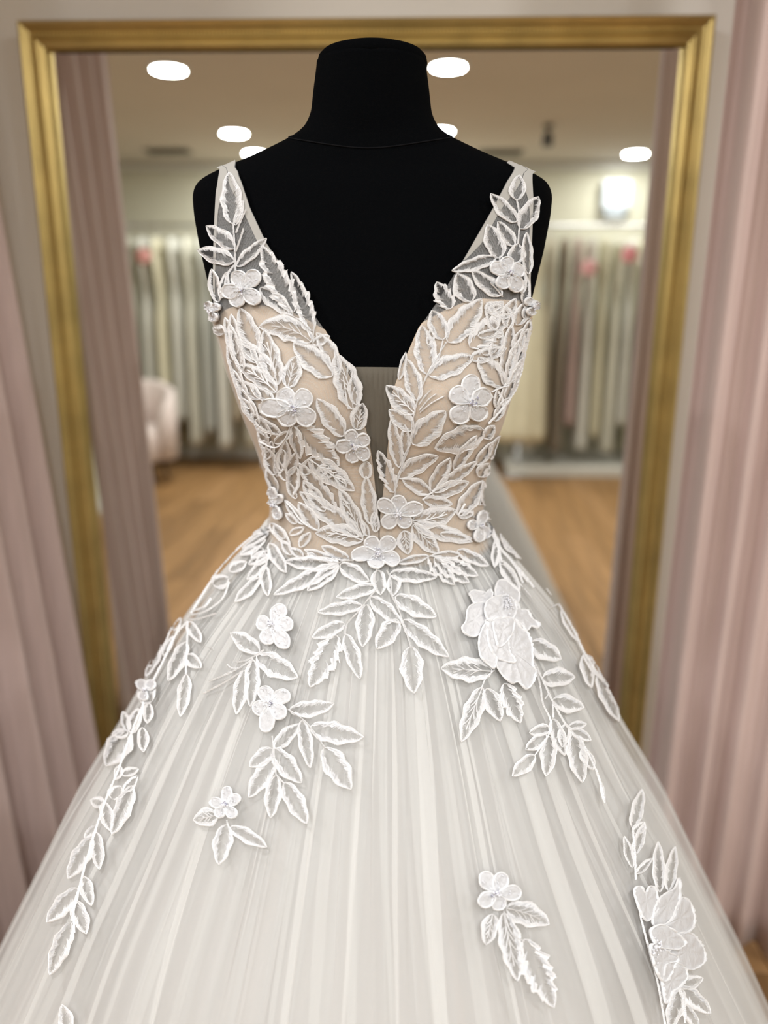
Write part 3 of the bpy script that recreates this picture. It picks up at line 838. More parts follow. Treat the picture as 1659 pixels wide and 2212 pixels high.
# digitised lace: crop origin and scale, then leaves (base, tip, width, bend, style)
CR = dict(A=(400, 330, 3.687), B=(830, 330, 3.95), C=(440, 630, 4.1475), D=(790, 630, 4.1475), E=(540, 950, 5.53), G=(790, 950, 4.74),
          H=(350, 1130, 4.7057), I=(640, 1130, 4.608), J=(940, 1130, 3.686), K=(400, 1450, 3.858), M=(0, 1250, 2.30), N=(980, 1800, 2.443), O=(1150, 1300, 3.259))
LEAVES = dict(
A=[(385, 570, 352, 160, 165), (400, 580, 465, 385, 55), (400, 765, 172, 585, 125), (395, 865, 105, 775, 130), (415, 905, 650, 685, 95), (870, 1270, 615, 745, 190, 0, 'j'),
   (1015, 1420, 848, 950, 135, 0, 'j'), (270, 1190, 215, 925, 95), (330, 1090, 400, 890, 70), (290, 1160, 335, 950, 75), (265, 1340, 172, 1225, 90), (320, 1430, 215, 1400, 80),
   (600, 1080, 860, 1290, 130)],
B=[(1125, 405, 1150, 195, 135), (1125, 590, 905, 352, 130), (1155, 650, 1312, 378, 155), (1105, 795, 965, 590, 110), (985, 900, 880, 615, 165), (1110, 945, 1135, 775, 145),
   (1225, 1035, 1210, 680, 95), (955, 890, 575, 1010, 110), (1000, 1215, 745, 1010, 140), (740, 1270, 620, 1030, 180), (570, 1330, 445, 1105, 150, 0, 'j'), (1170, 1200, 1160, 960, 90),
   (1190, 1330, 1290, 1265, 100), (850, 1330, 1010, 1290, 80), (1190, 1290, 1215, 1060, 80), (1060, 1400, 870, 1280, 120)],
C=[(965, 455, 500, 320, 225, .12, 'v'), (665, 840, 545, 345, 190, 0, 'v'), (655, 905, 312, 660, 150, .05, 'v'), (475, 530, 330, 145, 180), (755, 860, 828, 582, 170, 0, 'v'),
   (1150, 760, 805, 465, 215), (1185, 730, 1010, 370, 150, .06), (1340, 1055, 1180, 560, 225, .05, 'v'), (1250, 1290, 1012, 962, 175), (1370, 1235, 1425, 1000, 155, 0, 'v'),
   (840, 1205, 1215, 1555, 215, 0, 'j'), (800, 1200, 870, 1490, 110), (470, 1150, 700, 1278, 100), (330, 660, 195, 230, 110), (350, 880, 215, 470, 90), (500, 1200, 325, 850, 100),
   (350, 720, 260, 330, 100), (640, 1000, 420, 830, 110), (560, 620, 300, 430, 110), (620, 1100, 500, 1010, 80), (560, 1400, 500, 1200, 90), (640, 1640, 560, 1390, 120),
   (700, 1600, 740, 1330, 120), (760, 1640, 830, 1440, 110), (640, 780, 420, 480, 120), (300, 560, 250, 200, 100), (480, 640, 330, 400, 110), (420, 1050, 270, 700, 90), (450, 1130, 340, 950, 90), (600, 1300, 430, 1080, 110, 0, 'f'),
   (980, 470, 1130, 400, 90), (1190, 760, 1190, 560, 90), (1370, 1010, 1330, 760, 120), (560, 1500, 620, 1330, 100, 0, 'f'), (640, 1350, 800, 1250, 90, 0, 'f'), (900, 1640, 960, 1490, 110), (520, 960, 300, 790, 110), (1020, 1640, 1120, 1560, 100)],
D=[(735, 455, 1037, 68, 220), (695, 430, 590, 170, 170), (560, 745, 500, 308, 195, 0), (565, 752, 962, 580, 190), (930, 605, 1255, 505, 125), (930, 500, 1285, 205, 215, 0, 'j'),
   (1235, 850, 1005, 590, 200), (1235, 840, 1300, 290, 140), (1260, 830, 1450, 330, 130), (1300, 810, 1465, 560, 100), (1180, 1085, 1390, 640, 100), (468, 975, 368, 605, 150),
   (300, 790, 360, 545, 55), (440, 1090, 185, 840, 170, 0, 'v'), (420, 1360, 712, 1068, 215), (430, 1235, 210, 1060, 150), (300, 1570, 228, 1140, 115), (350, 1460, 352, 1190, 85),
   (1060, 1250, 618, 1400, 225), (1050, 1310, 1150, 1200, 100), (1130, 600, 1210, 330, 120), (1350, 300, 1420, 100, 120), (1160, 340, 1090, 100, 120), (1290, 330, 1250, 120, 110),
   (1330, 560, 1400, 330, 110), (1210, 1090, 1170, 880, 90), (1000, 400, 1200, 350, 80), (1400, 500, 1470, 250, 90), (1280, 700, 1360, 440, 90), (1330, 900, 1430, 640, 80), (1250, 960, 1330, 780, 80), (1150, 1160, 1250, 960, 80), (1100, 200, 1230, 90, 100), (1230, 240, 1340, 60, 100), (1420, 250, 1470, 90, 90),
   (1110, 1500, 1200, 1290, 90), (1180, 330, 1080, 250, 90), (1040, 560, 1180, 480, 90, 0, 'f'), (1380, 780, 1450, 560, 70), (560, 480, 610, 320, 70)],
E=[(1390, 460, 1390, 250, 155), (1450, 1010, 1385, 430, 180), (700, 215, 1250, 605, 250, 0, 'v'), (1350, 1155, 1065, 585, 190, 0, 'v'), (1310, 1150, 600, 620, 230, 0), (1030, 860, 585, 270, 190, 0, 'j'),
   (545, 310, 510, 672, 165), (400, 110, 330, 445, 150, 0, 'f'), (812, 1080, 583, 745, 165), (645, 1010, 418, 715, 95), (1350, 1200, 788, 1115, 240, .06, 'v'), (600, 1280, 725, 1105, 110),
   (1185, 1430, 858, 1272, 125), (1060, 1465, 655, 1310, 105), (1060, 1480, 418, 1455, 175, -.03), (1060, 1492, 288, 1855, 180), (1062, 1500, 688, 1805, 165), (1080, 1490, 1425, 1695, 185),
   (235, 1240, 435, 1590, 150), (250, 1000, 485, 1255, 130), (900, 850, 640, 480, 170), (1000, 400, 760, 400, 120), (250, 130, 110, 0, 120, 0, 'f'), (480, 1130, 660, 1040, 90, 0, 'f'), (1500, 1100, 1480, 860, 110, 0, 'v'), (560, 700, 440, 480, 90, 0, 'f'), (330, 620, 200, 330, 120, 0, 'f'), (440, 480, 300, 200, 110, 0, 'f'), (1150, 560, 1020, 420, 90), (1200, 760, 1080, 600, 90), (1420, 1150, 1330, 960, 80), (560, 1000, 430, 880, 80),
   (420, 1180, 290, 1010, 110), (500, 1380, 380, 1200, 100), (640, 1400, 480, 1290, 100), (800, 1420, 690, 1350, 70), (160, 1300, 20, 1420, 110), (230, 1380, 60, 1500, 100)],
G=[(287, 535, 125, 105, 150, 0, 'j'), (340, 390, 742, 165, 170, -.05), (668, 515, 862, 180, 155), (700, 535, 1135, 218, 125), (660, 545, 372, 398, 145), (680, 560, 1048, 430, 150), (590, 612, 885, 655, 120),
   (478, 825, 922, 718, 205, .06, 'v'), (500, 860, 1085, 1045, 165), (480, 870, 745, 1165, 185, 0, 'v'), (392, 930, 430, 1172, 165, 0, 'v'), (938, 775, 1195, 415, 170), (940, 770, 1095, 755, 95),
   (900, 300, 1133, -45, 120), (1130, 255, 1300, 20, 105), (1150, 375, 1255, 240, 130), (640, 1190, 325, 1265, 85), (642, 1192, 905, 1485, 170, 0, 'j'), (700, 1215, 1055, 1465, 150, 0, 'j'), (800, 1240, 1145, 1395, 140, 0, 'j'),
   (930, 1135, 1255, 1292, 120), (1340, 1010, 1310, 1305, 80), (1370, 1240, 1572, 1545, 105), (1390, 950, 1615, 1210, 150, 0, 'f'), (960, 1180, 680, 1180, 90), (1230, 680, 1200, 420, 90), (760, 960, 1080, 1010, 90)],
H=[(270, 1005, 398, 1215, 115), (252, 1210, 68, 1605, 150), (260, 1340, 402, 1475, 130), (255, 1540, 192, 1968, 130), (690, 490, 865, 395, 110), (520, 620, 690, 560, 150, 0, 'f'), (1090, 290, 885, 425, 95),
   (1070, 380, 868, 575, 95), (1000, 560, 745, 805, 115), (1042, 430, 1080, 745, 115), (1090, 100, 820, 262, 60), (1060, 170, 800, 330, 60), (1120, 60, 930, 110, 60), (992, 1315, 702, 1118, 175),
   (842, 1500, 758, 1945, 145), (930, 1395, 900, 1865, 150), (965, 1352, 1382, 1572, 225), (990, 250, 780, 330, 80, 0, 'f'), (110, 1090, 200, 960, 80, 0, 'f'), (20, 1350, 120, 1150, 70)],
I=[(795, 630, 398, 742, 130), (655, 820, 218, 890, 130), (480, 1000, 158, 1142, 135), (405, 1120, 138, 1638, 240, 0, 'j'), (490, 1110, 635, 1555, 150), (702, 815, 662, 1235, 175), (735, 740, 1050, 1000, 150),
   (985, 735, 1392, 935, 185), (1060, 970, 1515, 1335, 180), (1010, 965, 798, 1255, 190), (1140, 1232, 1172, 1695, 220), (810, 470, 842, 715, 145), (965, 520, 968, 725, 135), (930, 512, 1398, 540, 145)],
J=[(520, 330, 668, 540, 90), (485, 180, 470, 355, 70), (845, 415, 768, 350, 30, 0, 'f'), (865, 420, 940, 490, 30, 0, 'f'), (900, 510, 932, 580, 30, 0, 'f'), (1180, 1045, 1242, 1312, 95), (1290, 1210, 1458, 1578, 115), (1180, 1050, 1390, 1290, 80),
   (1000, 690, 1130, 940, 70), (452, 1180, 45, 1158, 190, 0, 'v'), (372, 1310, 208, 1742, 150, 0, 'v'), (405, 1320, 517, 1578, 135), (545, 1280, 675, 1592, 150, 0, 'j'), (755, 950, 998, 1085, 150), (850, 1240, 1108, 1228, 150),
   (930, 1410, 1178, 1472, 140), (1060, 1620, 1200, 1600, 70), (1080, 1640, 1235, 1732, 85), (912, 1640, 748, 1672, 95), (882, 1690, 718, 1805, 105), (790, 1850, 612, 2015, 115), (905, 1700, 880, 2015, 125), (930, 1560, 1027, 1852, 110),
   (1040, 1600, 1008, 1785, 95), (1090, 1680, 1167, 2065, 150), (1160, 1800, 1255, 1965, 95), (640, 210, 700, 280, 90, 0, 'f'), (560, 130, 690, 210, 90, 0, 'f'), (1310, 2050, 1345, 2230, 26)],
K=[(872, 322, 1242, 268, 135, .06), (1040, 470, 1487, 550, 175, .03), (975, 410, 1045, 805, 115), (1160, 640, 1382, 985, 200), (750, 640, 952, 440, 120), (732, 650, 540, 795, 135), (742, 740, 535, 1052, 150), (742, 650, 972, 932, 165),
   (760, 870, 715, 1222, 135), (830, 930, 1015, 1272, 155), (275, 1200, 72, 1240, 155, 0, 'v'), (352, 1280, 285, 1612, 155), (380, 1300, 682, 1465, 115)],
M=[(760, 610, 690, 540, 95, 0, 'f'), (640, 760, 615, 660, 45), (655, 770, 690, 645, 65), (650, 760, 530, 930, 120), (640, 765, 560, 775, 50), (710, 740, 715, 862, 55), (600, 930, 578, 1000, 40), (610, 975, 692, 945, 45),
   (560, 1095, 605, 1030, 75, 0, 'f'), (520, 1120, 455, 1100, 60), (520, 1110, 552, 1255, 65), (660, 1030, 560, 1272, 85), (480, 1230, 425, 1290, 40), (480, 1260, 497, 1445, 65), (462, 1290, 343, 1492, 90), (420, 1480, 457, 1625, 65),
   (390, 1540, 238, 1707, 90), (370, 1600, 432, 1765, 80), (357, 1710, 252, 1968, 90), (345, 2260, 312, 2115, 70), (800, 330, 725, 490, 55, 0, 'f'), (745, 620, 735, 720, 50), (620, 1060, 690, 980, 50, 0, 'f')],
N=[(275, 395, 500, 480, 125, -.05, 'v'), (205, 425, 168, 588, 85, 0, 'v'), (260, 420, 335, 778, 115, 0, 'v'), (370, 560, 527, 918, 145, 0, 'j'), (1180, 800, 1312, 765, 75), (1190, 810, 1352, 950, 90), (1200, 820, 1135, 1030, 90), (1210, 900, 1290, 1040, 60),
   (1085, 310, 1075, 45, 62), (1130, 305, 1165, 70, 60), (950, 0, 1000, -60, 55)],
O=[(700, 1590, 768, 1320, 85), (710, 1785, 785, 1555, 70), (700, 1870, 640, 1645, 62, 0, 'f'), (730, 1915, 838, 1808, 52)])
STEMS = dict(
A=[[(385, 560), (400, 760), (405, 940)], [(410, 640), (450, 540), (487, 458)], [(408, 790), (440, 700), (470, 605)], [(830, 1290), (920, 1340), (1000, 1420)]],
B=[[(1125, 400), (1150, 560), (1135, 780)], [(900, 1110), (950, 1160), (1005, 1230)], [(985, 880), (975, 960)]],
C=[[(780, 1190), (740, 1300), (650, 1390), (500, 1330)], [(990, 400), (975, 440), (1000, 250)], [(1250, 760), (1270, 900), (1295, 1050)]],
D=[[(720, 455), (560, 730), (470, 960), (420, 1180), (400, 1360), (290, 1640)], [(480, 1010), (530, 940), (582, 885)], [(485, 1060), (560, 970), (632, 918)], [(490, 1080), (590, 1000), (702, 938)], [(650, 620), (690, 440)], [(1120, 900), (1200, 860), (1272, 842)],
   [(1090, 1180), (1200, 1060), (1330, 880), (1400, 680)]],
E=[[(430, 720), (520, 830), (640, 985), (812, 1082)], [(1060, 1472), (1150, 1445), (1240, 1442)], [(700, 1420), (880, 1450), (1060, 1472)]],
G=[[(300, 570), (312, 470), (380, 260), (400, 150), (470, 30)], [(580, 610), (660, 545), (720, 500)], [(940, 770), (1010, 650)], [(1250, 750), (1340, 1050), (1450, 1200), (1659, 1460)], [(1430, 1180), (1530, 1290), (1600, 1400)], [(1240, 860), (1330, 1060), (1390, 1260)]],
H=[[(1100, 20), (900, 160), (700, 340), (600, 450), (500, 600), (400, 760), (300, 920)], [(270, 1000), (262, 1250), (250, 1540)], [(300, 935), (450, 900), (620, 770), (690, 600)], [(280, 985), (400, 970), (560, 920)], [(310, 900), (440, 850), (505, 768)],
   [(1050, 300), (1075, 380), (1030, 520), (940, 660)], [(1040, 1290), (960, 1345), (850, 1400), (748, 1420)], [(930, 1380), (760, 1490), (485, 1612)], [(830, 1500), (640, 1620), (428, 1732)], [(820, 1465), (720, 1480), (668, 1440)], [(930, 1390), (860, 1490), (850, 1640)],
   [(270, 1000), (160, 1120), (60, 1300)]],
I=[[(810, 650), (730, 740), (620, 880), (510, 1000), (485, 1115)], [(930, 690), (1000, 820), (1060, 980), (1140, 1235)], [(800, 460), (780, 560), (800, 650)], [(900, 470), (940, 560), (950, 700)]],
J=[[(420, 10), (500, 190), (620, 320), (700, 410), (782, 515)], [(560, 250), (640, 360), (695, 480)], [(975, 640), (1060, 790), (1120, 900), (1180, 1030), (1290, 1200), (1395, 1295)], [(770, 1080), (850, 1250), (930, 1420), (1030, 1600), (1100, 1680)],
   [(780, 1090), (830, 1290), (850, 1430), (910, 1560), (912, 1660), (790, 1850)], [(470, 1170), (400, 1240), (370, 1310)], [(870, 1400), (900, 1360)], [(1150, 1720), (1210, 1830), (1290, 2010), (1340, 2210)], [(935, 1550), (930, 1440)], [(760, 940), (775, 1080)]],
K=[[(860, 320), (980, 400), (1070, 500), (1168, 642)], [(728, 540), (740, 650), (760, 870)], [(350, 1240), (360, 1290)], [(760, 860), (830, 940)]],
M=[[(900, 230), (820, 400), (760, 520), (660, 760), (600, 930), (530, 1100), (470, 1280), (400, 1530), (360, 1700)], [(860, 230), (830, 310), (790, 380)], [(370, 1620), (375, 1760)], [(720, 600), (700, 700), (640, 800)]],
N=[[(262, 410), (300, 520), (370, 570)], [(960, 280), (980, 430), (1020, 590), (1050, 700), (1080, 830), (1110, 1010)], [(1180, 790), (1210, 900), (1215, 1000)]],
O=[[(700, 1590), (715, 1780), (722, 1956)]])
FLOWERS = dict(
A=[((470, 1090), [(440, 1000), (558, 995), (560, 1158), (430, 1170), (372, 1105)], 66), ((238, 1262), [(205, 1215), (265, 1230), (250, 1310)], 34)],
B=[((1050, 1030), [(1032, 950), (1115, 1005), (1105, 1130), (1000, 1105), (950, 985)], 66), ((1235, 1310), [(1215, 1270), (1265, 1300), (1225, 1350)], 38)],
C=[((815, 1040), [(745, 945), (895, 955), (920, 1115), (760, 1115), (605, 1035)], 88), ((1350, 1370), [(1322, 1285), (1430, 1318), (1435, 1440), (1335, 1460), (1240, 1370)], 66)],
D=[((915, 1000), [(928, 825), (820, 930), (1022, 940), (825, 1100), (985, 1075)], 88)],
E=[((330, 770), [(285, 600), (375, 690), (362, 900), (300, 740)], 50)],
G=[((320, 745), [(335, 630), (190, 655), (505, 690), (395, 825), (235, 830)], 82), ((1140, 880), [(1180, 775), (1075, 870), (1140, 1000), (1215, 965)], 55)],
H=[((1130, 1050), [(1205, 900), (1270, 1035), (1245, 1220), (1085, 1170), (1050, 1030)], 82), ((1110, 1835), [(1062, 1735), (1240, 1765), (1205, 1930), (1005, 1885), (1072, 2060)], 82)],
I=[((825, 290), [(755, 200), (915, 195), (955, 360), (795, 380), (630, 312)], 86)],
K=[((350, 1120), [(362, 1005), (432, 1065), (405, 1185), (300, 1180), (265, 1095)], 48)],
N=[((218, 312), [(165, 240), (242, 245), (308, 312), (230, 365), (160, 352)], 44)],
M=[((740, 560), [(760, 530), (725, 585), (715, 530)], 26)])
# big organza blooms: traced outline of every petal, back to front
BLOOMS = [('J', (520, 640), [
    [(470, 540), (490, 470), (540, 458), (600, 498), (657, 560), (640, 645), (560, 620), (480, 600)],
    [(262, 570), (290, 543), (350, 550), (395, 562), (420, 536), (445, 565), (430, 610), (370, 635), (300, 640), (280, 600)],
    [(375, 640), (280, 660), (245, 700), (235, 790), (203, 842), (230, 890), (290, 912), (348, 885), (385, 800), (400, 700)],
    [(590, 640), (635, 665), (655, 700), (715, 708), (750, 770), (805, 820), (790, 848), (745, 830), (712, 868), (670, 822), (610, 775), (570, 720)],
    [(400, 800), (560, 760), (650, 840), (712, 890), (748, 1000), (752, 1150), (778, 1190), (748, 1290), (700, 1328), (640, 1272), (590, 1283), (520, 1222), (468, 1140), (450, 1080), (400, 960)],
    [(395, 800), (345, 880), (328, 970), (348, 1080), (400, 1132), (452, 1168), (465, 1090), (425, 1020), (400, 930)],
    [(400, 800), (540, 790), (555, 960), (570, 1050), (610, 1125), (490, 1100), (435, 1050), (398, 950)],
    [(370, 700), (388, 640), (450, 603), (560, 605), (612, 680), (595, 770), (545, 815), (450, 805), (388, 780)],
    [(432, 800), (500, 775), (592, 790), (582, 890), (540, 962), (478, 1008), (452, 940)]]),
  ('N', (1020, 590), [
    [(942, 300), (975, 280), (1000, 315), (1022, 282), (1052, 290), (1068, 350), (1060, 410), (1020, 460), (990, 445), (962, 380)],
    [(1062, 360), (1100, 322), (1150, 292), (1177, 238), (1178, 330), (1160, 410), (1120, 470), (1050, 490), (1035, 450)],
    [(1165, 375), (1190, 340), (1232, 368), (1252, 440), (1246, 492), (1200, 528), (1130, 520), (1080, 500), (1130, 455)],
    [(1165, 530), (1230, 528), (1282, 580), (1307, 640), (1290, 692), (1230, 718), (1160, 692), (1110, 645), (1130, 590)],
    [(1090, 690), (1150, 680), (1200, 710), (1206, 760), (1170, 803), (1122, 840), (1096, 892), (1082, 830), (1075, 770)],
    [(1010, 590), (1060, 595), (1110, 628), (1157, 650), (1140, 692), (1105, 763), (1070, 772), (1035, 700)],
    [(1010, 510), (1060, 484), (1110, 498), (1160, 538), (1192, 575), (1160, 607), (1110, 608), (1040, 590)]])]
def traced_petal(parent, pts, lift):
    out = []
    n = len(pts)
    for i in range(n):
        p0, p1, p2, p3 = pts[i - 1], pts[i], pts[(i + 1) % n], pts[(i + 2) % n]
        m_ = max(3, int(math.hypot(p2[0] - p1[0], p2[1] - p1[1]) / 4))
        for k in range(m_):
            t = k / m_
            out.append(tuple(.5 * (2 * p1[c] + (p2[c] - p0[c]) * t + (2 * p0[c] - 5 * p1[c] + 4 * p2[c] - p3[c]) * t * t + (3 * p1[c] - p0[c] - 3 * p2[c] + p3[c]) * t ** 3) for c in (0, 1)))
    N = len(out); cx_ = sum(p[0] for p in out) / N; cy_ = sum(p[1] for p in out) / N
    lc = Lace(); P = [(cx_, cy_)]; H = [.0022 + lift]
    for r_, hh in ((.3, .0026), (.6, .0030), (.85, .0026), (1.0, .0020)):
        for k, (x, y) in enumerate(out):
            P.append((cx_ + (x - cx_) * r_, cy_ + (y - cy_) * r_)); H.append(hh + lift + .0005 * math.sin(k * .9) * r_ + random.uniform(-.00015, .00015))
    F = [(0, 1 + i, 1 + (i + 1) % N) for i in range(N)]
    for r_ in range(3):
        for i in range(N):
            a = 1 + r_ * N + i; b_ = 1 + r_ * N + (i + 1) % N; F.append((a, a + N, b_ + N, b_))
    lc.add(P, H, F, 1)
    P = []; H = []
    for x, y in out: P += [(x, y), (cx_ + (x - cx_) * .98, cy_ + (y - cy_) * .98)]; H += [.0020 + lift, max(.0005, lift - .0006)]
    lc.add(P, H, [(2 * i, 2 * i + 1, (2 * i + 3) % (2 * N), (2 * i + 2) % (2 * N)) for i in range(N)], 1)
    lc.cord(out, 1.9, .0019 + lift, .0042 + lift, True, 0)
    return mesh('petal', put(lc.p, lc.h), lc.f, ['thread', 'organza'], parent, True, lc.m)
def T(c, x, y): o = CR[c]; return o[0] + x / o[2], o[1] + y / o[2]
for c, ls in LEAVES.items():
    k = CR[c][2]
    for l in ls:
        bx, by_ = T(c, l[0], l[1]); tx, ty = T(c, l[2], l[3])
        leaf(bx, by_, tx, ty, l[4] / k, l[5] if len(l) > 5 else 0, l[6] if len(l) > 6 else 'o')
for c, ss in STEMS.items():
    for s_ in ss: stem([T(c, *p) for p in s_], 1.6)
for c, fs in FLOWERS.items():
    k = CR[c][2]
    for ctr, pts, r_ in fs: flower(*T(c, *ctr), [T(c, *p) for p in pts], r_ / k)
for c, ctr, ps in BLOOMS:
    k = CR[c][2]
    q = MB(); cx_, cy_ = T(c, *ctr)
    for i in range(40):
        p, n = shoot(cx_ + random.gauss(4, 6), cy_ + random.gauss(6, 10)); q.sphere(p + n * .0098, random.uniform(.0007, .0012), 6, 4)
    o = q.build('lace_flower', ['bead', 'beadb'], gown, True, loc=GL)
    for i, l in enumerate(ps): traced_petal(o, [T(c, *p) for p in l], .0007 * i)

# ------------------------------------------------------------------ the shop behind the camera, seen in the mirror
def gown_mesh(nm, half, depth, top, hem, flare, seed, folds=11):
    """a gown on its hanger seen from the rack end: thin at the shoulders, full at the hem"""
    rnd = random.Random(seed); ph = rnd.uniform(0, 6); v = []; n = 44; rows = 22
    for j in range(rows + 1):
        k = j / rows; z = top + (hem - top) * k
        wx = half * (.45 + .25 * math.sin(min(1, k / .25) * PI / 2) - .18 * math.exp(-((k - .27) / .07) ** 2) + flare * max(0, k - .27) ** .8)
        wy = depth * (.75 + .1 * math.sin(min(1, k / .2) * PI) - .22 * math.exp(-((k - .27) / .08) ** 2) + .55 * flare * max(0, k - .27))
        if k < .02: wx *= .7
        for i in range(n):
            t = 2 * PI * i / n; fo = 1 + .10 * max(0, k - .2) * 1.6 * math.sin(folds * t + ph + 1.3 * math.sin(3 * t)) 
            v.append((wx * math.cos(t) * fo, wy * math.sin(t) * fo, z))
    f = grid_faces(rows + 1, n, True); f.append(tuple(range(n))[::-1]); f.append(tuple(range(rows * n, rows * n + n)))
    me = bpy.data.meshes.new(nm); me.from_pydata(v, [], f); me.materials.append(M['white'])
    me.polygons.foreach_set('use_smooth', [True] * len(me.polygons)); return me
def hanger_mesh():
    q = MB()
    q.tube([(0, 0, -.02), (0, 0, .03), (0, .018, .045), (0, .03, .06), (0, .02, .078), (0, 0, .083), (0, -.02, .075)], .0025, 6)
    q.tube([(0, -.20, -.075), (0, -.12, -.045), (0, 0, -.02), (0, .12, -.045), (0, .20, -.075)], .007, 6)
    me = bpy.data.meshes.new('hanger'); me.from_pydata(q.v, [], q.f); me.materials.append(M['white']); return me
GM = [gown_mesh('gown', .043, .20, -.03, -1.72, .5, 1), gown_mesh('gown', .043, .19, -.03, -1.60, .5, 2), gown_mesh('gown', .043, .21, -.03, -1.70, .55, 3), gown_mesh('gown', .043, .18, -.03, -1.5, .4, 4)]
HM = hanger_mesh()
COLS = [('ivory', (.62, .60, .50)), ('cream', (.66, .62, .46)), ('champagne', (.52, .45, .34)), ('pale grey', (.50, .50, .45)), ('taupe', (.30, .25, .19)), ('pearl white', (.70, .69, .62)), ('dusty blush', (.56, .42, .38)), ('oyster', (.45, .43, .35))]
CM = []
for nm, c in COLS: M['g_' + nm] = mat('gown ' + nm, c, .7, noise=(8, .08, (6, 6, 1))); CM.append((nm, 'g_' + nm))
ORD = ['first', 'second', 'third', 'fourth', 'fifth', 'sixth', 'seventh', 'eighth', 'ninth', 'tenth', 'eleventh', 'twelfth', 'thirteenth', 'fourteenth']
def rack(x0, x1, y, side, z=1.98, n=10, order=(), lowhem=0):
    t = thing('clothes_rail', 'chrome clothes rail full of gowns along the back wall, ' + side, 'rack', ((x0 + x1) / 2, y, 0))
    cx_ = (x0 + x1) / 2
    q = MB(); q.tube([(x0 - cx_, 0, z), (x1 - cx_, 0, z)], .014, 10); q.build('rail', 'chrome', t, True)
    for xx in (x0 + .02, x1 - .02):
        q = MB(); q.tube([(xx - cx_, 0, 0.08 if side == 'right side' else 0), (xx - cx_, 0, z)], .014, 10); q.build('post', 'chrome', t, True)
    for i in range(n):
        x = x0 + .09 + (x1 - x0 - .18) * i / (n - 1)
        nm, mk = CM[order[i % len(order)]] if order else CM[(i * 5 + 3) % 8]
        g = thing('hanging_gown', '%s gown on a hanger, %s from the left on the %s rail' % (nm, ORD[i], side.replace(' side', '')), 'gown', (x, y + random.uniform(-.02, .02), z - .068), 'gowns on the ' + side + ' rail')
        g.rotation_euler.z = random.uniform(-.04, .04)
        o = bpy.data.objects.new('gown_body', GM[(i * 3 + int(x0 * 7)) % 4]); COL.objects.link(o); o.parent = g
        o.material_slots[0].link = 'OBJECT'; o.material_slots[0].material = M[mk]
        h = bpy.data.objects.new('hanger', HM); COL.objects.link(h); h.parent = g
rack(-2.75, -1.25, -3.12, 'left side', 1.97, 12, (4, 1, 0, 0, 5, 1, 5, 0, 3, 5, 2, 0))
rack(-1.1, .72, -3.12, 'middle', 1.97, 12)
rack(.9, 2.25, -3.12, 'right side', 1.97, 12, (5, 2, 4, 6, 5, 1, 0, 5, 1, 0, 5, 3))
b = MB(); b.box(.8, 2.35, -3.4, -2.82, 0, .08, .006); o = b.build('plinth', 'white'); tag(o, 'low white plinth under the right hand rail of gowns', 'plinth')
# cream gown shown face on at the front of the right hand rail
g = thing('hanging_gown', 'long cream gown hanging face on in front of the right rail', 'gown', (.86, -2.72, 1.93))
me = gown_mesh('gown', .20, .07, -.03, -1.62, .35, 9, 9)
o = bpy.data.objects.new('gown_body', me); COL.objects.link(o); o.parent = g; o.material_slots[0].link = 'OBJECT'; o.material_slots[0].material = M['g_cream']
h = bpy.data.objects.new('hanger', HM); COL.objects.link(h); h.parent = g; h.rotation_euler.z = PI / 2
t = thing('valet_stand', 'slim chrome valet stand holding the face on cream gown', 'rack', (.86, -2.72, 0))
q = MB(); q.tube([(0, -.15, .02), (0, -.15, 2.0), (0, -.05, 2.008), (0, .05, 2.008)], .01, 8); q.build('post', 'chrome', t, True)
q = MB(); q.lathe([(.13, 0), (.13, .012), (.02, .022)], 32, (0, -.15, 0)); q.build('base', 'chrome', t, True)
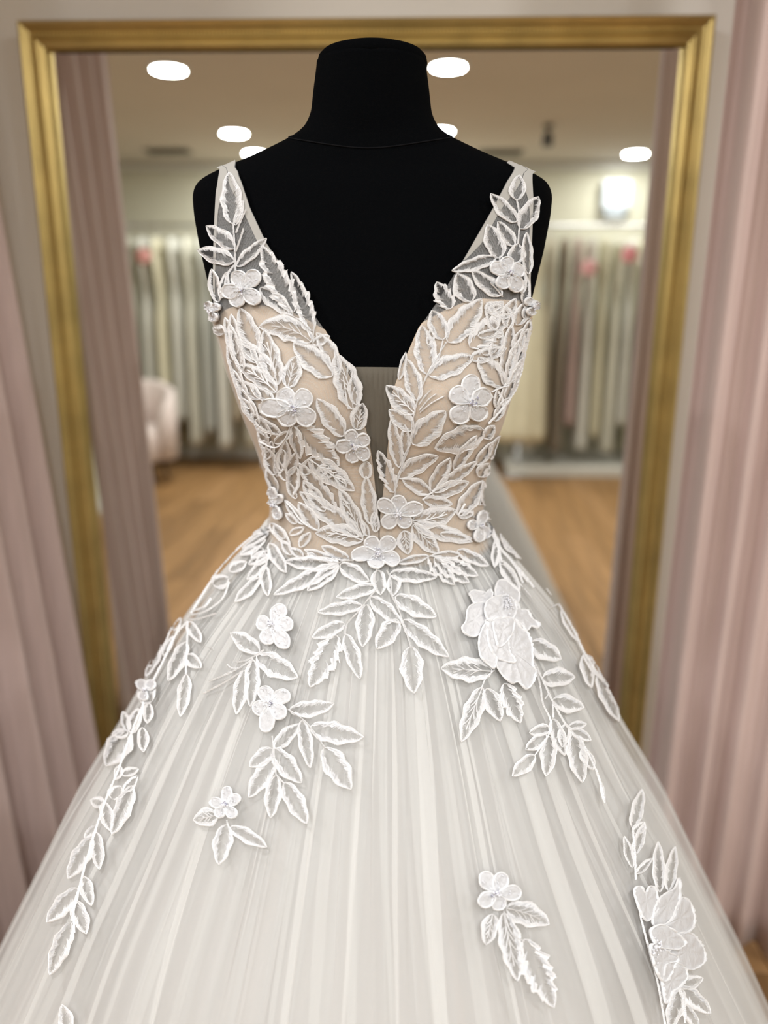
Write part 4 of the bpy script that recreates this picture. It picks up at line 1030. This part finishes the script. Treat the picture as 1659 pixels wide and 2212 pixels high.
# rosettes: pink flowers and bows pinned to gowns
def rosette(x, y, z, col, lab):
    t = thing('fabric_rosette', lab, 'flower', (x, y, z))
    M[lab] = mat('silk ' + lab[:12], col, .6)
    for k in range(8):
        a = k * .785; q = MB(); q.sphere((.035 * math.cos(a), .0, .035 * math.sin(a)), .03, 8, 5, sq=(1, .6, 1)); q.build('petal', lab, t, True)
    q = MB(); q.sphere((0, .012, 0), .025, 8, 5); q.build('centre', lab, t, True)
rosette(1.66, -2.88, 1.74, (.75, .32, .34), 'pink silk rosette on a gown at the right rail')
rosette(1.36, -2.88, 1.64, (.70, .38, .38), 'smaller rose silk rosette beside the taupe gown on the right rail')
rosette(1.80, -2.87, 1.69, (.80, .74, .70), 'white silk rosette right of the pink one on the right rail')
rosette(-2.12, -2.88, 1.72, (.66, .33, .30), 'coral silk rosette on a gown at the left rail')
# light box on the back wall
t = thing('wall_lamp', 'square frosted wall lamp glowing above the right rail', 'light', (1.66, BACK, 2.22))
q = MB(); q.box(-.12, .12, 0, .03, -.15, .15, .006); q.build('backplate', 'white', t)
q = MB(); q.box(-.11, .11, .03, .09, -.10, .13, .02); q.build('shade', 'glow', t)
q = MB(); q.box(-.08, .08, .03, .07, -.15, -.115, .008); q.build('lower_shade', 'glow', t)
# tub chair
t = thing('tub_chair', 'small round blush velvet tub chair before the left rail', 'chair', (-2.13, -2.45, 0))
def arc(r0, r1, z0, z1, a0, a1, n=24):
    v = []; f = []
    for i in range(n + 1):
        a = a0 + (a1 - a0) * i / n; s_ = math.sin(PI * i / n) ** .5; zt = z0 + (z1 - z0) * (.55 + .45 * s_)
        for r_, z_ in ((r0, z0), (r1, z0), (r1, zt - .03), ((r0 + r1) / 2, zt), (r0, zt - .03)): v.append((r_ * math.cos(a), r_ * math.sin(a), z_))
    for i in range(n):
        for j in range(5): f.append((5 * i + j, 5 * i + (j + 1) % 5, 5 * i + 5 + (j + 1) % 5, 5 * i + 5 + j))
    f += [tuple(range(5))[::-1], tuple(range(5 * n, 5 * n + 5))]
    return v, f
v, f = arc(.24, .31, .20, .78, R(150), R(390)); mesh('backrest', v, f, 'blush', t, True)
q = MB(); q.lathe([(.20, .18), (.25, .20), (.255, .38), (.24, .43), (.15, .45), (.002, .455)], 36); q.build('seat', 'blush', t, True)
for a in (45, 135, 225, 315):
    q = MB(); c, s_ = math.cos(R(a)), math.sin(R(a)); q.tube([(.19 * c, .19 * s_, .19), (.24 * c, .24 * s_, 0)], [.018, .011], 8); q.build('leg', 'legs', t, True)
print('leaves', NL[0])
